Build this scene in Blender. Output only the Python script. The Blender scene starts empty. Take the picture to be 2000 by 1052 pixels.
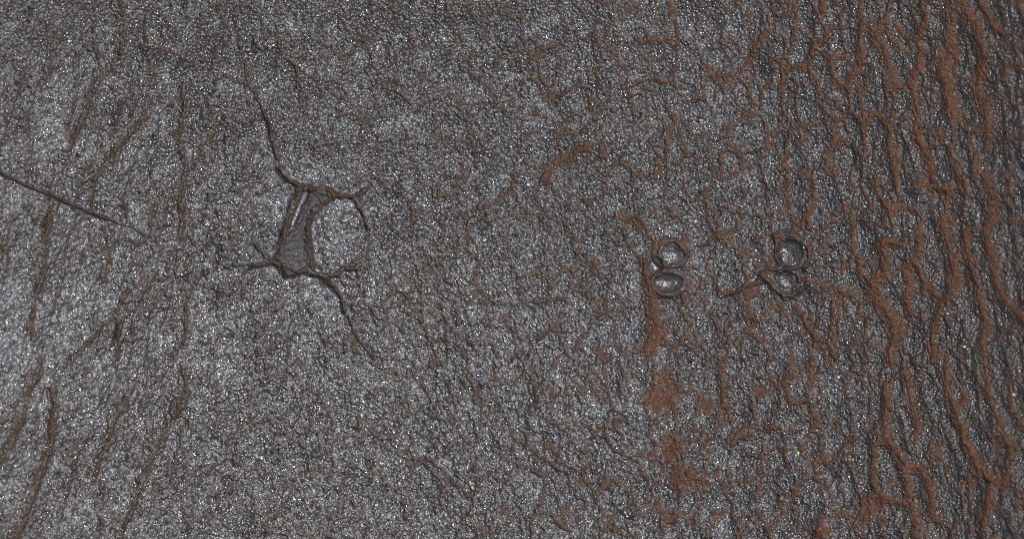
import bpy, math
import numpy as np
from mathutils import Vector

# ------------------------------------------------------------------ camera, light, exposure
S = 0.0001                 # metres per photo pixel (the picture is about 20 cm wide)
CX, CY = 1000.0, 526.0
CAM_D = 0.42               # camera height above the crest of the hide
sc = bpy.context.scene
cam_d = bpy.data.cameras.new('camera'); cam = bpy.data.objects.new('camera', cam_d)
sc.collection.objects.link(cam)
cam.location = (0, 0, CAM_D)
cam_d.sensor_width = 36.0
cam_d.lens = 36.0 * CAM_D / (2000 * S)
cam_d.clip_start = 0.01; cam_d.clip_end = 50
cam_d.dof.use_dof = True
cam_d.dof.focus_distance = CAM_D + 0.004
cam_d.dof.aperture_fstop = 6.3
sc.camera = cam
sc.cycles.use_denoising = False; sc.cycles.filter_width = 1.0; sc.cycles.max_bounces = 4

SUN_EL, SUN_AZ = math.radians(66), math.radians(222)     # azimuth: direction (cos, sin) the light comes from
w = bpy.data.worlds.new('World'); sc.world = w; w.use_nodes = True
wn = w.node_tree.nodes; wl = w.node_tree.links
sky = wn.new('ShaderNodeTexSky'); sky.sky_type = 'NISHITA'; sky.sun_disc = False
sky.sun_elevation = SUN_EL
sky.sun_rotation = math.pi / 2 - SUN_AZ
sky.dust_density = 3.0; sky.air_density = 1.0
wl.new(sky.outputs[0], wn['Background'].inputs[0]); wn['Background'].inputs[1].default_value = 0.075
sd = bpy.data.lights.new('sun', 'SUN'); sd.energy = 5.0; sd.angle = math.radians(5); sd.color = (1, 0.98, 0.95)
sun = bpy.data.objects.new('sun', sd); sc.collection.objects.link(sun)
ld = Vector((math.cos(SUN_AZ) * math.cos(SUN_EL), math.sin(SUN_AZ) * math.cos(SUN_EL), math.sin(SUN_EL)))
sun.rotation_euler = ld.to_track_quat('Z', 'Y').to_euler()
sun.location = ld * 1.0
sc.view_settings.view_transform = 'Standard'; sc.view_settings.look = 'None'
sc.view_settings.exposure = -0.25; sc.view_settings.gamma = 1.0

# ------------------------------------------------------------------ numeric helpers
F = np.float32
def hsh(ix, iy, k):
    n = (ix.astype(np.int64) * 374761393 + iy.astype(np.int64) * 668265263 + k * 1274126177) & 0xffffffff
    n = ((n ^ (n >> 13)) * 1274126177) & 0xffffffff
    n = ((n ^ (n >> 16)) * 2246822519) & 0xffffffff
    n = n ^ (n >> 15)
    return ((n & 0xffffff) / float(0xffffff)).astype(F)
def noise(x, y, k=0):      # gradient-like value noise, -1..1
    ix = np.floor(x); iy = np.floor(y)
    fx = (x - ix).astype(F); fy = (y - iy).astype(F)
    ix = ix.astype(np.int64); iy = iy.astype(np.int64)
    u = fx * fx * fx * (fx * (fx * 6 - 15) + 10); v = fy * fy * fy * (fy * (fy * 6 - 15) + 10)
    def g(a, b, dx, dy):
        t = hsh(a, b, k) * F(2 * math.pi)
        return np.cos(t) * dx + np.sin(t) * dy
    a = g(ix, iy, fx, fy); b = g(ix + 1, iy, fx - 1, fy)
    c = g(ix, iy + 1, fx, fy - 1); d = g(ix + 1, iy + 1, fx - 1, fy - 1)
    return ((a * (1 - u) + b * u) * (1 - v) + (c * (1 - u) + d * u) * v) * F(1.5)
def fbm(x, y, o=4, k=0):
    s = 0; a = 1.0; t = 0
    for i in range(o):
        s = s + a * noise(x, y, k + i); t += a; a *= 0.5; x = x * 2.03 + 17.1; y = y * 2.03 + 5.7
    return s / t * F(1.4)
def voro(x, y, k=0, jit=0.9):   # edge distance (cell units), F1, cell id, random per cell
    ix = np.floor(x).astype(np.int64); iy = np.floor(y).astype(np.int64)
    f1 = np.full(x.shape, 9, F); f2 = np.full(x.shape, 9, F)
    p1x = np.zeros(x.shape, F); p1y = np.zeros(x.shape, F); p2x = p1x.copy(); p2y = p1y.copy()
    cid = np.zeros(x.shape, np.int64)
    for dj in (-1, 0, 1):
        for di in (-1, 0, 1):
            a = ix + di; b = iy + dj
            px = (a + 0.5 + (hsh(a, b, k) - 0.5) * jit - x).astype(F)
            py = (b + 0.5 + (hsh(a, b, k + 7) - 0.5) * jit - y).astype(F)
            d = px * px + py * py
            m1 = d < f1; m2 = (~m1) & (d < f2)
            p2x = np.where(m1, p1x, np.where(m2, px, p2x)); p2y = np.where(m1, p1y, np.where(m2, py, p2y))
            f2 = np.where(m1, f1, np.where(m2, d, f2))
            p1x = np.where(m1, px, p1x); p1y = np.where(m1, py, p1y); f1 = np.where(m1, d, f1)
            cid = np.where(m1, a * 100003 + b, cid)
    sep = np.sqrt((p2x - p1x) ** 2 + (p2y - p1y) ** 2) + 1e-5
    return (f2 - f1) / (2 * sep), np.sqrt(f1), cid, p1x, p1y
def sst(a, b, x):
    t = np.clip((x - a) / (b - a), 0, 1); return t * t * (3 - 2 * t)

# ------------------------------------------------------------------ sampling grid in photo pixels
def axis(lo, hi, step, out_lo, out_hi):
    mid = list(np.arange(lo, hi + step, step)); a = []; x = lo; s = step
    while x > out_lo: s *= 1.16; x -= s; a.append(x)
    b = []; x = mid[-1]; s = step
    while x < out_hi: s *= 1.16; x += s; b.append(x)
    return np.array(a[::-1] + mid + b)
STEP = 1.55
gx = axis(-24, 2024, STEP, -600, 2500); gy = axis(-24, 1076, STEP, -400, 1450)
NX, NY = len(gx), len(gy)
X, Y = np.meshgrid(gx, gy); X = X.astype(F); Y = Y.astype(F)

# slow wobble so that traced lines run organically
WX = X + 2.2 * fbm(X / 23, Y / 23, 3, 11) + 0.8 * noise(X / 6, Y / 6, 15)
WY = Y + 2.2 * fbm(X / 23, Y / 23, 3, 21) + 0.8 * noise(X / 6, Y / 6, 25)

# ------------------------------------------------------------------ traced cracks (per tile, tile scale 3.006)
TILES = {
(1500, 0): """2.2 1;20 0,30 60,60 90,130 85,155 50,150 0
2.4 1;150 60,170 90,150 130,160 190,155 240,130 310,60 340,0 370
1.5 .7;35 85,35 130,60 180,30 240
2.4 1;320 0,330 60,310 130,350 170,350 210,330 245,280 250,270 290,240 330,240 370,260 440,300 490,310 560,300 600,360 670,400 700,450 690,490 650,480 600,480 500,520 440,530 400
2.2 1;540 0,545 100,560 140,600 140,690 130,700 80,720 0
3.4 1;550 140,550 200,545 300,535 350,530 420,500 440,470 500,430 500,400 460,370 380,375 330
1.8 .8;350 210,380 170,450 160,540 170
2 .8;330 40,400 30,410 0
3.6 1;600 140,640 180,650 240,690 280,700 340,720 400,720 460,770 515,840 500,860 460,850 430,880 400,890 300,880 240,900 200,890 160,930 140,930 60,900 40,910 0
1.8 .7;650 240,600 280,560 290,550 340
2.5 1;690 130,750 140,770 190,820 230,880 210
2 1;900 200,960 215,1050 215,1060 150,1050 80,1090 0
2 .8;930 60,990 85,1040 60,1060 0
5 1.1;1060 210,1080 260,1060 330,1030 390,1030 440,1060 500,1060 560,1070 620,1100 680
2.6 1;1100 680,1130 740,1180 770,1220 760,1260 740
2.5 1;1090 0,1080 100,1080 200,1085 280,1100 350,1090 450
4.5 1;1130 0,1170 80,1230 130,1240 210,1270 270,1270 330,1260 400
2.2 1;1260 400,1290 460,1320 470,1390 465,1400 400,1430 375,1503 375
3.5 1;1230 0,1290 80,1340 170,1380 190
1.8 1;1380 190,1440 200,1503 195
1.8 .8;1380 190,1370 250,1390 330,1400 400
5 1;1260 400,1230 460,1220 520,1250 580,1280 640,1290 720,1290 800
2 1;1300 840,1400 840,1500 790
1.8 .8;1390 465,1420 530,1430 600,1480 650
4 1;840 500,855 560,870 640,875 700,870 760,900 830,930 880,960 960,970 1052
1.6 .7;520 440,540 480,545 560,560 640
2.6 1;480 640,530 690,570 730,600 690,650 680,700 715,740 710,750 690,840 685,870 680
2.6 .9;700 500,710 600,690 650,650 680
3.4 1;700 715,720 780,720 860,740 920,750 1000,750 1052
2.8 1;400 700,390 780,380 860,350 900,340 970,390 1000,400 1052
2.6 .8;570 730,560 790,570 870,560 960,560 1052
2.2 .9;70 340,80 420,90 440,80 560,80 640,130 720,150 750,200 740,260 720,330 710,380 700
2 .8;150 750,110 830,100 900,90 980,60 1052
2.6 1;240 370,150 390,110 420
2.4 .9;930 880,990 850,1080 840,1100 800,1090 740
3.4 .9;1080 850,1080 940,1110 1000,1120 1052
2.4 .9;1180 770,1180 850,1230 900,1280 880,1300 840
3 .9;1230 900,1220 960,1230 1052
2.4 .9;1060 500,1000 540,960 520,900 500
2.4 .8;1030 440,960 480
2 .7;0 90,20 200""",
(1500, 350): """2 .9;230 370,300 310,380 240,440 260,490 240,560 210,610 160,560 60,540 0
2.6 1;490 240,500 330,490 400,540 470,540 550,620 610
4.5 1;620 610,680 560,700 460,680 400,690 370,760 370
2.4 .9;720 180,740 260,740 340,760 380
3 1;640 0,650 80,700 160,760 180,820 160,870 180,900 220,890 300,900 380,880 440
1.8 1;880 440,850 470,780 460,740 430,700 460
2.4 .9;750 0,770 90,820 160
3.2 1;900 0,920 40,990 50,1060 60,1050 130,1040 200,1020 260
4.6 1;1020 260,1040 320,1060 400,1080 460,1100 560,1100 630,1070 690,1020 710
3.2 1;1020 710,970 670,930 620,900 560,890 520,850 480
4 .9;820 510,830 600,820 700,820 780
5.5 1.1;620 610,640 700,700 780,730 850,750 900,730 960,710 1052
3.6 1;1020 710,1010 800,980 860,970 960,980 1052
2.2 .7;1060 60,1130 60,1180 90,1240 110
4.6 .9;1300 0,1310 120,1320 220,1290 300,1300 400,1330 470,1340 600,1380 690,1440 760,1503 820
2.6 .8;1320 240,1400 230,1503 240
2.8 .9;1150 350,1160 300,1230 290,1290 300
3.8 .9;1160 310,1170 400,1190 480,1220 560,1240 650,1250 740,1280 830,1270 920,1280 1052
1.8 1;1080 460,1150 490,1220 500,1310 490
3 .8;1150 0,1180 80
3 .8;1420 0,1420 80
2.8 1;150 740,200 800,240 880,290 950,360 960,400 1052
3.4 .9;320 630,400 640,470 680,520 700
2.6 .8;380 700,390 800,370 900,400 980
2.6 .8;640 780,580 820,580 860,560 960,590 1052
2.6 .8;120 0,110 80,130 160,150 240,150 300
3.4 .9;270 0,270 120,230 210,240 270
1.8 .8;200 580,260 600,320 620
1.8 .8;440 480,520 470,540 500""",
(1500, 700): """3.4 .9;130 0,140 80,100 150,120 230,160 260,230 240,250 180,250 80,260 0
2.6 .8;250 240,260 330,290 380,240 440,210 500,200 560,240 620,220 690,170 760,150 840
2 .9;0 550,60 520,130 530
2.4 .8;0 410,80 400,100 470
2.4 1;300 560,340 620,390 590,440 520,510 460
1.8 .8;520 560,460 560,430 590
3.4 .9;640 500,620 600,620 700,640 790,560 850
4.2 1;690 160,700 280,690 370,710 480,760 560,820 620,900 650,940 720,950 820,970 940
2.6 .8;700 150,760 90,830 60
3.6 .9;830 120,840 200,860 300,890 360,880 460
3.4 .9;1050 0,1050 90,1060 170,1090 260,1130 280,1160 230
4.4 1;1110 290,1130 400,1160 480,1200 570,1240 640,1300 700,1350 740
2 1;1350 740,1390 730
4.2 .9;1390 730,1420 680,1410 600,1440 520,1400 480
3.2 .8;1280 0,1290 130,1310 260,1360 350,1390 440
4.4 .9;1320 750,1310 840,1290 920,1270 1000
3.8 .9;820 620,820 720,830 830,870 940,880 1052
2.2 .7;940 560,960 480,980 420
2.4 .7;520 120,560 60
2.2 .7;300 640,340 740,390 850
2.8 .8;1420 150,1430 300,1480 380
4 .9;650 800,740 830,800 850
3 .9;330 1052,310 990,280 1052
2.8 .8;1180 700,1180 800,1190 900
2.2 .7;1000 480,1010 580,960 660""",
(1000, 0): """2 .8;0 390,60 380,130 330,180 300
2 1;180 300,240 270,300 265
2 .9;140 240,150 340,170 460,220 530,280 560,350 530
1.6 .7;470 240,550 230,580 140,600 60,600 0
1.6 .7;510 350,490 420,520 500,550 560
2 1;530 655,470 720,400 780,360 790
1.8 .8;380 780,300 780,240 810,200 870
4 1;200 1052,240 970,300 930,360 930,400 880,440 860
1.4 .8;0 870,70 850,100 800
2 .8;930 0,940 60,900 130,890 180,850 230,800 240,770 250,740 220
1.6 .9;790 300,800 360,860 350,900 330
1.8 .9;700 490,780 470,840 455,890 480,960 450
2.6 1;1503 170,1450 250,1400 330,1360 390,1320 450,1230 440,1190 470,1150 420
1.8 .9;1320 450,1380 510,1400 580,1430 620,1370 680
1.6 .9;1160 280,1220 280,1260 250
1.8 .8;910 560,920 650,1000 700,1040 750
1.4 1;1040 750,1040 810,1100 820,1120 780,1200 770,1280 740
2 1;1230 1052,1230 900,1260 880
1.5 1.1;1260 880,1340 900,1430 890,1503 860
2.8 .9;530 830,520 920
2.6 .8;920 780,910 900,910 1052
2 .8;810 830,850 890,880 920
2 .6;790 560,800 680,790 760
1.4 .6;600 820,700 770,740 740
1.6 .6;700 0,720 60,750 120
1.5 .6;230 90,240 170
1.5 .6;360 160,420 300
1.5 .6;170 540,240 640,300 740,320 760""",
(1000, 350): """2.4 1;680 220,740 220,780 270,800 320,830 360
2 .9;740 220,670 240,650 300,690 390,740 450,780 470
4.5 1;780 470,780 560,800 640,820 700,820 780,850 850,830 930,780 990
2.4 .8;970 720,1000 780,1040 850
1.7 1;1100 385,1150 375,1180 330,1240 330,1300 300,1330 270
2 1.1;1250 660,1300 670,1380 640,1450 610,1503 580
3.4 .9;1380 660,1390 760,1430 830,1380 900
1.5 1;1080 120,1140 60,1220 10
1.4 .7;1503 100,1430 100,1390 140
2.6 .9;1440 470,1440 540,1503 560
1.6 .7;230 0,240 60,290 110,200 190,130 230,130 300,160 340
1.4 .7;340 230,380 290
1.4 .7;450 260,460 330
1.4 .6;150 570,260 560,320 540
2 .7;560 300,620 390,700 390
1.5 .7;20 880,60 950,80 1020
2 .8;1180 180,1220 260,1210 330""",
(1000, 700): """2 .8;90 500,150 570,220 600,250 630,330 670
3.2 .9;1240 0,1220 60,1240 160,1230 280,1200 350
2 .8;540 380,560 480,600 540,700 580,780 540
1.6 .6;540 0,550 180,530 300
2 .9;1130 400,1100 470,1050 490,1000 480
2 1;1380 560,1440 570,1503 550
2.8 .9;1280 500,1350 420,1440 380
2 .8;700 740,720 850,660 900
2 .8;860 830,800 900,720 920
1.8 .7;420 540,460 620,480 660
1.6 .6;110 40,160 100
1.6 .6;380 0,400 60
2.4 .9;870 870,900 960,960 950,1000 900
2.2 .8;1000 570,1040 680,1150 730
1.8 .7;320 880,280 960,230 950""",
(500, 0): """1.6 .8;120 0,110 100,125 200,130 280,160 340
1.8 1;160 340,210 360,240 400,240 470,275 530
1.6 .6;275 530,270 580,290 700
1.8 .6;480 80,530 160,580 235,630 240,670 310,690 370,670 450,700 520,710 600,690 680
1.5 .6;370 230,390 310,420 440,500 500,560 600,620 660
1.2 1.1;925 284,960 270,1010 262
1.8 .8;800 510,860 560,930 640,1000 600,1080 570,1150 550,1230 610,1290 600,1400 600
1.9 .8;1240 640,1255 720,1260 810,1290 890,1290 980
1.6 .6;1160 60,1190 180,1210 240,1160 270,1070 270,1040 230
2 .7;1450 0,1380 40,1330 80,1300 130
1.5 .5;1270 300,1270 460
1.5 .5;770 0,780 100,830 190
1.5 .5;830 830,900 780,940 800
1.5 .6;1450 640,1460 700,1500 720
1.4 .5;350 820,400 900
1.4 .5;1480 220,1440 320,1440 420
1.4 .5;960 160,930 240,860 290,790 310,760 380,690 370""",
(500, 350): """1.6 .7;250 570,240 700,260 790,310 840
1.6 .7;650 420,640 520,630 620,650 720,700 800,770 840
1.6 .7;1090 240,1090 350,1070 500,1060 600,1100 680,1090 760,1120 840,1120 930,1130 1052
2.4 .9;1170 215,1250 185,1350 165,1420 130,1460 85,1500 75
1.4 .6;860 310,900 270,960 220,1040 240,1170 215
1.4 .5;1240 320,1300 380,1310 480,1360 560,1370 640
1.8 .6;150 740,100 780,30 870,0 930
1.5 .6;360 930,380 990
1.4 .5;970 600,980 740""",
(500, 700): """1.5 .6;380 20,430 100,450 200
1.5 .6;300 270,320 370,300 450,280 520,300 600,330 700
1.5 .6;450 380,440 470,450 570,470 640
1.9 .7;930 30,970 120,1000 190,1040 260,1050 300
1.4 .5;980 400,1020 480,1100 500,1150 540
1.8 .7;910 430,920 510,960 590,1020 640,1080 720,1150 800
1.6 .6;1180 100,1230 150
1.8 .7;1370 170,1400 240,1450 300,1490 390
1.6 .6;1420 420,1430 510,1480 600
1.5 .6;630 430,600 500,560 590,530 680,500 770,490 870,490 950
1.5 .6;180 370,170 430,160 520
1.5 .5;740 600,740 680,770 740
1.4 .5;1240 700,1260 760
1.5 .6;220 600,230 700,200 790,150 880,60 980,60 1052
1.5 .5;430 960,410 1052
1.4 .5;160 150,240 180,260 200
1.4 .5;40 0,60 100,120 110""",
(0, 0): """2.2 .6;560 0,555 100,550 200,565 300,590 370,610 410
2.8 .9;610 410,570 490,530 560,500 640,460 720,430 800,390 880
2.8 .7;700 0,720 80,735 150,725 240,690 340,650 400,610 420
1.8 .7;850 60,845 150,850 240,870 330,895 430,880 500
3 1;850 640,840 690,780 760,730 820,660 890,620 950,580 1000,550 1052
2 .6;1180 40,1180 140
2 .7;1370 30,1380 100,1400 200,1410 280,1440 380,1460 500,1500 560
2.4 .8;1075 500,1085 620,1065 720,1050 830,1060 880,1100 950,1090 1030
2.2 .7;1310 690,1260 750,1230 830,1190 830,1180 910,1150 970,1100 1020,1080 1052
1.5 .6;1130 740,1190 830
2.4 .5;300 100,310 200,290 300,290 400,250 500,250 600
1.5 .5;1370 850,1370 960
1.6 .5;1440 380,1450 600
2.2 .4;170 700,190 850,160 1000
1.6 .4;1020 150,1030 260,990 340""",
(0, 350): """2.2 .6;265 0,275 80
2.8 .8;290 170,265 250,260 330,255 420,250 520,220 640,200 720,190 830,190 900
2.6 .7;550 0,545 100,535 180
2 .7;530 230,530 350,540 400
2.2 .7;720 120,740 200,760 260
3.4 .7;1080 0,1060 60,1050 130,1070 160,1075 280,1060 340
2.4 .7;700 330,640 400,640 480,600 560,600 600
2.6 .8;750 650,700 730,680 790,690 870,680 950,680 1052
2.2 .7;680 800,600 850,520 940,440 1040
2.2 .8;1230 530,1180 570,1130 650,1100 720,1090 800,1090 880,1070 960,1000 1040
2.2 .7;920 700,870 790,860 900,870 1000
1.8 .7;1440 540,1400 590,1330 650,1250 740
2.4 .6;110 180,60 270,20 350,10 420
1.8 .6;1480 570,1440 620,1420 700
1.5 .5;1050 450,1030 550,1050 620
2.4 .4;400 300,390 420,370 560,340 700""",
(0, 700): """3.2 .9;240 0,220 80,180 170,150 260,130 340,80 440,50 520,0 600
3.4 .9;300 180,310 300,305 430,300 530,250 610,220 700,190 800,150 930,90 1052
2.6 .7;800 120,770 190,710 290,670 380,620 490,580 580,560 700
2.2 .6;500 60,470 150,460 280,420 340
2.8 .7;1080 60,1090 210,1050 290,1000 370,950 480,900 580,860 620,800 760,780 880,740 960,700 1052
2 .7;800 460,740 540
1.8 .6;1060 400,1060 500,1080 570,1040 620,1030 760
2.4 .8;1280 610,1220 670
2 .5;1400 700,1360 780
2 .6;600 720,600 900,590 1000
2.2 .5;1020 0,980 80,900 160
2.2 .5;1130 780,1120 900,1100 1000
2 .5;880 0,860 120""",
}
def parse(txt):
    out = []
    for ln in txt.split('\n'):
        a, b = ln.split(';'); wd, st = a.split()
        out.append((float(wd), float(st), [tuple(map(float, p.split())) for p in b.split(',')]))
    return out
TR = []                                         # (half width px, strength, points in photo px)
for (ox, oy), txt in TILES.items():
    for wd, st, pts in parse(txt):
        TR.append((wd, st, [(ox + x / 3.006, oy + y / 3.006) for x, y in pts]))
def tl(ox, oy, s, pts): return [(ox + x / s, oy + y / s) for x, y in pts]
def P3(ox, oy, *c): return tl(ox, oy, 3.006, c)

# stamped letter: creases with their own deep, tan floor
KCR = [
 (3.4, .5, P3(500, 350, (0, 80), (60, 60), (130, 20), (180, 10), (220, 20))),
 (4.4, 1.15, P3(500, 350, (130, -60), (160, -20), (190, 10), (230, 30), (330, 50))),
 (4.2, 1.0, P3(500, 350, (330, 50), (410, 60), (460, 90), (560, 105))),
 (3.4, .95, P3(500, 350, (560, 105), (620, 75), (680, 40))),
 (4.4, 1.0, P3(500, 350, (250, 40), (225, 110), (200, 170), (180, 250), (160, 310), (140, 370), (115, 470))),
 (4.2, .9, P3(500, 350, (460, 100), (400, 140), (350, 185), (320, 240), (305, 280), (315, 360), (325, 450), (340, 545))),
 (4.2, 1.0, P3(500, 350, (-30, 515), (40, 490), (100, 490), (150, 510), (180, 555), (230, 555), (290, 545), (360, 560), (420, 590), (460, 640))),
 (3.4, .9, P3(500, 350, (460, 640), (500, 700), (520, 770))),
 (3.0, .8, P3(500, 350, (360, 555), (430, 570), (490, 550), (510, 520), (590, 530))),
 (1.5, .7, P3(500, 350, (570, 105), (600, 160), (630, 220), (655, 290))),
 (1.1, .3, P3(500, 350, (655, 290), (650, 380), (620, 450), (510, 520))),
 (2.4, .7, P3(500, 350, (-20, 340), (0, 390), (30, 430), (90, 480))),
]
KEXT = [
 (2.6, .8, P3(500, 0, (0, 570), (40, 640), (70, 730), (95, 830))),
 (3.8, 1.0, P3(500, 0, (95, 830), (120, 920), (150, 980), (185, 1040))),
 (1.8, .5, P3(500, 350, (520, 770), (560, 850), (600, 940), (650, 1000), (690, 1050))),
 (2.2, .7, P3(0, 350, (1320, 510), (1440, 500), (1500, 510))),
]
SLIT = [(2.2, 1.0, P3(0, 350, (-60, -70), (-10, -45), (100, 10), (190, 50), (260, 80), (340, 115), (450, 165), (560, 205), (680, 252))),
        (1.5, .6, P3(0, 350, (680, 252), (780, 280), (840, 325)))]
def P8(*c): return tl(1180, 400, 3.506, c)
E1 = [(5.0, 1.0, P8((275, 380), (310, 310), (350, 260), (410, 230), (480, 228), (540, 255), (580, 305), (590, 365), (562, 420), (575, 480), (592, 535), (575, 585), (530, 622), (470, 636), (400, 625), (340, 600), (310, 545), (298, 480), (280, 440), (275, 380))),
      (2.6, 1.0, P8((560, 420), (480, 428), (425, 425), (400, 390), (378, 330), (390, 280))),
      (3.0, .9, P8((300, 520), (340, 480)))]
E2 = [(4.0, 1.0, P8((1180, 212), (1240, 198), (1310, 210), (1372, 250), (1412, 310), (1412, 380), (1372, 430))),
      (2.2, 1.1, P8((1400, 400), (1300, 438), (1210, 440), (1130, 440), (1080, 480))),
      (3.2, .7, P8((1180, 212), (1185, 280), (1195, 350), (1205, 440))),
      (4.0, 1.0, P8((1080, 480), (1130, 520), (1180, 575), (1230, 618), (1290, 622), (1350, 575), (1400, 540))),
      (2.4, .8, P8((1330, 450), (1345, 540)))]
E2X = [(2.4, 1.1, P8((830, 610), (900, 600), (980, 560), (1050, 530), (1090, 500)))]

def stroke(lines, core=1.0, reach=3.2, XX=None, YY=None):
    """max over lines of three profiles: core mask, trough, distance-limited influence"""
    XX = WX if XX is None else XX; YY = WY if YY is None else YY
    C = np.zeros((NY, NX), F); T = np.zeros((NY, NX), F)
    for wd, st, pts in lines:
        for (x0, y0), (x1, y1) in zip(pts[:-1], pts[1:]):
            m = wd * reach * 2.2 + 6
            i0 = np.searchsorted(gx, min(x0, x1) - m); i1 = np.searchsorted(gx, max(x0, x1) + m)
            j0 = np.searchsorted(gy, min(y0, y1) - m); j1 = np.searchsorted(gy, max(y0, y1) + m)
            if i1 <= i0 or j1 <= j0: continue
            a = XX[j0:j1, i0:i1]; b = YY[j0:j1, i0:i1]
            dx, dy = x1 - x0, y1 - y0; L = dx * dx + dy * dy + 1e-6
            t = np.clip(((a - x0) * dx + (b - y0) * dy) / L, 0, 1)
            d = np.sqrt((a - x0 - t * dx) ** 2 + (b - y0 - t * dy) ** 2)
            d = d * (wmod[j0:j1, i0:i1] if XX is WX else 1)
            c = st * np.exp(-(d / (wd * core)) ** 2); tt = st * np.exp(-(d / (wd * reach)) ** 2) * min(1.6, wd / 2.4)
            C[j0:j1, i0:i1] = np.maximum(C[j0:j1, i0:i1], c); T[j0:j1, i0:i1] = np.maximum(T[j0:j1, i0:i1], tt)
    return C, T
wmod = 1 + .42 * fbm(X / 16, Y / 20, 3, 93) + .18 * noise(X / 5, Y / 5, 95)
TR = [(a * (.86 if p[0][0] > 1450 else 0.92 if p[0][0] < 520 else .95), b, p) for a, b, p in TR]
WX0, WY0 = WX, WY
WX = WX + 1.6 * noise(X / 8, Y / 8, 17); WY = WY + 1.6 * noise(X / 8, Y / 8, 27)
Ct, Tt = stroke(TR)
breakup = sst(-0.75, 0.1, fbm(X / 30, Y / 30, 2, 91)) * 0.5 + 0.5
Ct *= np.where(X < 560, np.maximum(breakup, .9), breakup)
# sharp dark slit lines inside some cracks: thin cores of the same traces
KCR = [(a * 1.42, b, c) for a, b, c in KCR]; E1 = [(a * 1.15, b, c) for a, b, c in E1]; E2 = [(a * 1.15, b, c) for a, b, c in E2]
Ck, Tk = stroke(KCR, 1.0, 1.9); Cx, Tx = stroke(KEXT, 1.0, 2.4)
Cs, Ts = stroke(SLIT, 1.0, 2.2, X + 0.6 * noise(X / 20, Y / 20, 3), Y + 0.6 * noise(X / 20, Y / 20, 4))
SX = X + 1.0 * noise(X / 9, Y / 9, 31); SY = Y + 1.0 * noise(X / 9, Y / 9, 32)
C1, T1 = stroke(E1, 1.0, 1.8, SX, SY); C2, T2 = stroke(E2, 1.0, 1.8, SX, SY); C3, T3 = stroke(E2X)

WX, WY = WX0, WY0
# ------------------------------------------------------------------ procedural network of finer cracks
A = np.interp(gx, [-600, 0, 400, 650, 850, 1150, 1500, 2000, 2500], [.28, .28, .2, 0, -.14, -.05, -.08, -.15, -.15])[None, :].astype(F)
Pp = X + A * (Y - 526)
xs = np.linspace(-900, 2900, 1901)
sx_ = np.interp(xs, [-600, 0, 400, 700, 1100, 1500, 1800, 2100], [42, 46, 52, 64, 62, 46, 34, 26])
G = np.concatenate([[0], np.cumsum(2.0 / sx_[:-1])])
def gcoord(P): return np.interp(P, xs, G).astype(F)
sy1 = np.interp(gx, [0, 450, 750, 1200, 1600, 2000], [0, 0, 1, 1, .6, .3])[None, :].astype(F)
n1 = fbm(X / 60, Y / 60, 3, 41); n2 = fbm(X / 60, Y / 60, 3, 51); n3 = fbm(X / 14, Y / 14, 2, 61); n4 = fbm(X / 14, Y / 14, 2, 64)
P = gcoord(Pp) + 0.28 * n1 + 0.07 * n3
e1, _, cell1, _, _ = voro(P, Y / 84 + 0.3 * n2 + 0.05 * n4, 3)
e1 = e1 * np.interp(gx, [0, 700, 1500, 2000], [50, 68, 50, 32])[None, :].astype(F)     # ~ px
e2, _, _, _, _ = voro(P * 2.6 + 0.2 * n4, Y / 31 + 0.4 * n2 + .2 * n3, 13)
e2 = e2 * np.interp(gx, [0, 700, 1500, 2000], [19, 26, 20, 13])[None, :].astype(F)
regC = np.interp(gx, [0, 450, 700, 1100, 1500, 1700, 2000], [.36, .40, .52, .70, .68, .5, .45])[None, :].astype(F)
vis = sst(-0.5, 0.5, fbm(X / 45, Y / 70, 3, 71))
Cv = np.exp(-(e1 / 1.9) ** 2) * regC * (0.7 + 0.3 * vis)
Tv = np.exp(-(e1 / 6.5) ** 2) * regC * (0.4 + 0.6 * vis)
vis2 = sst(-0.1, 0.7, fbm(X / 38, Y / 50, 3, 81))
Cw = np.exp(-(e2 / 1.5) ** 2) * regC * (.3 + .7 * vis2) * .9
Tw = np.exp(-(e2 / 4.0) ** 2) * regC * vis2 * .5

# ------------------------------------------------------------------ masks of special areas
def blob(x, y, rx, ry, soft=.35, rot=0):
    c, s_ = math.cos(rot), math.sin(rot)
    dx = WX - x; dy = WY - y
    r = np.sqrt(((dx * c + dy * s_) / rx) ** 2 + ((-dx * s_ + dy * c) / ry) ** 2) + 0.32 * n3 + .15 * n4
    return 1 - sst(1 - soft, 1 + soft * 1.3, r + .30 * nblob)
def poly_sd(pts):       # signed distance (negative inside), photo px
    d = np.full((NY, NX), 1e9, F); ins = np.zeros((NY, NX), bool)
    n = len(pts)
    for k in range(n):
        x0, y0 = pts[k]; x1, y1 = pts[(k + 1) % n]
        dx, dy = x1 - x0, y1 - y0
        t = np.clip(((SX - x0) * dx + (SY - y0) * dy) / (dx * dx + dy * dy), 0, 1)
        d = np.minimum(d, (SX - x0 - t * dx) ** 2 + (SY - y0 - t * dy) ** 2)
        cnd = ((y0 > SY) != (y1 > SY)) & (SX < (dx) * (SY - y0) / (dy if dy else 1e-6) + x0)
        ins ^= cnd
    return np.where(ins, -np.sqrt(d), np.sqrt(d))
KP = P3(500, 350, (250, 50), (330, 50), (460, 95), (400, 140), (350, 185), (320, 240), (305, 280), (325, 450), (340, 540), (230, 550), (150, 510), (115, 470), (160, 310), (225, 110))
kin = 1 - sst(-3, 2, poly_sd(KP))
ISL = [  # raised pads inside the digits: cx, cy, rx, ry, rot, height, smoothness, digit
 (1314, 496, 23.5, 21, 0.3, 11.0, .25, 1), (1306.5, 552, 29, 20, -.08, 13.0, .9, 1), (1281, 517, 13, 18.5, -.35, 6.0, .9, 1),
 (1544, 494, 27, 26, .9, 14.0, .6, 2), (1538, 546, 20, 17, .5, 12.0, .65, 2)]
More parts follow.
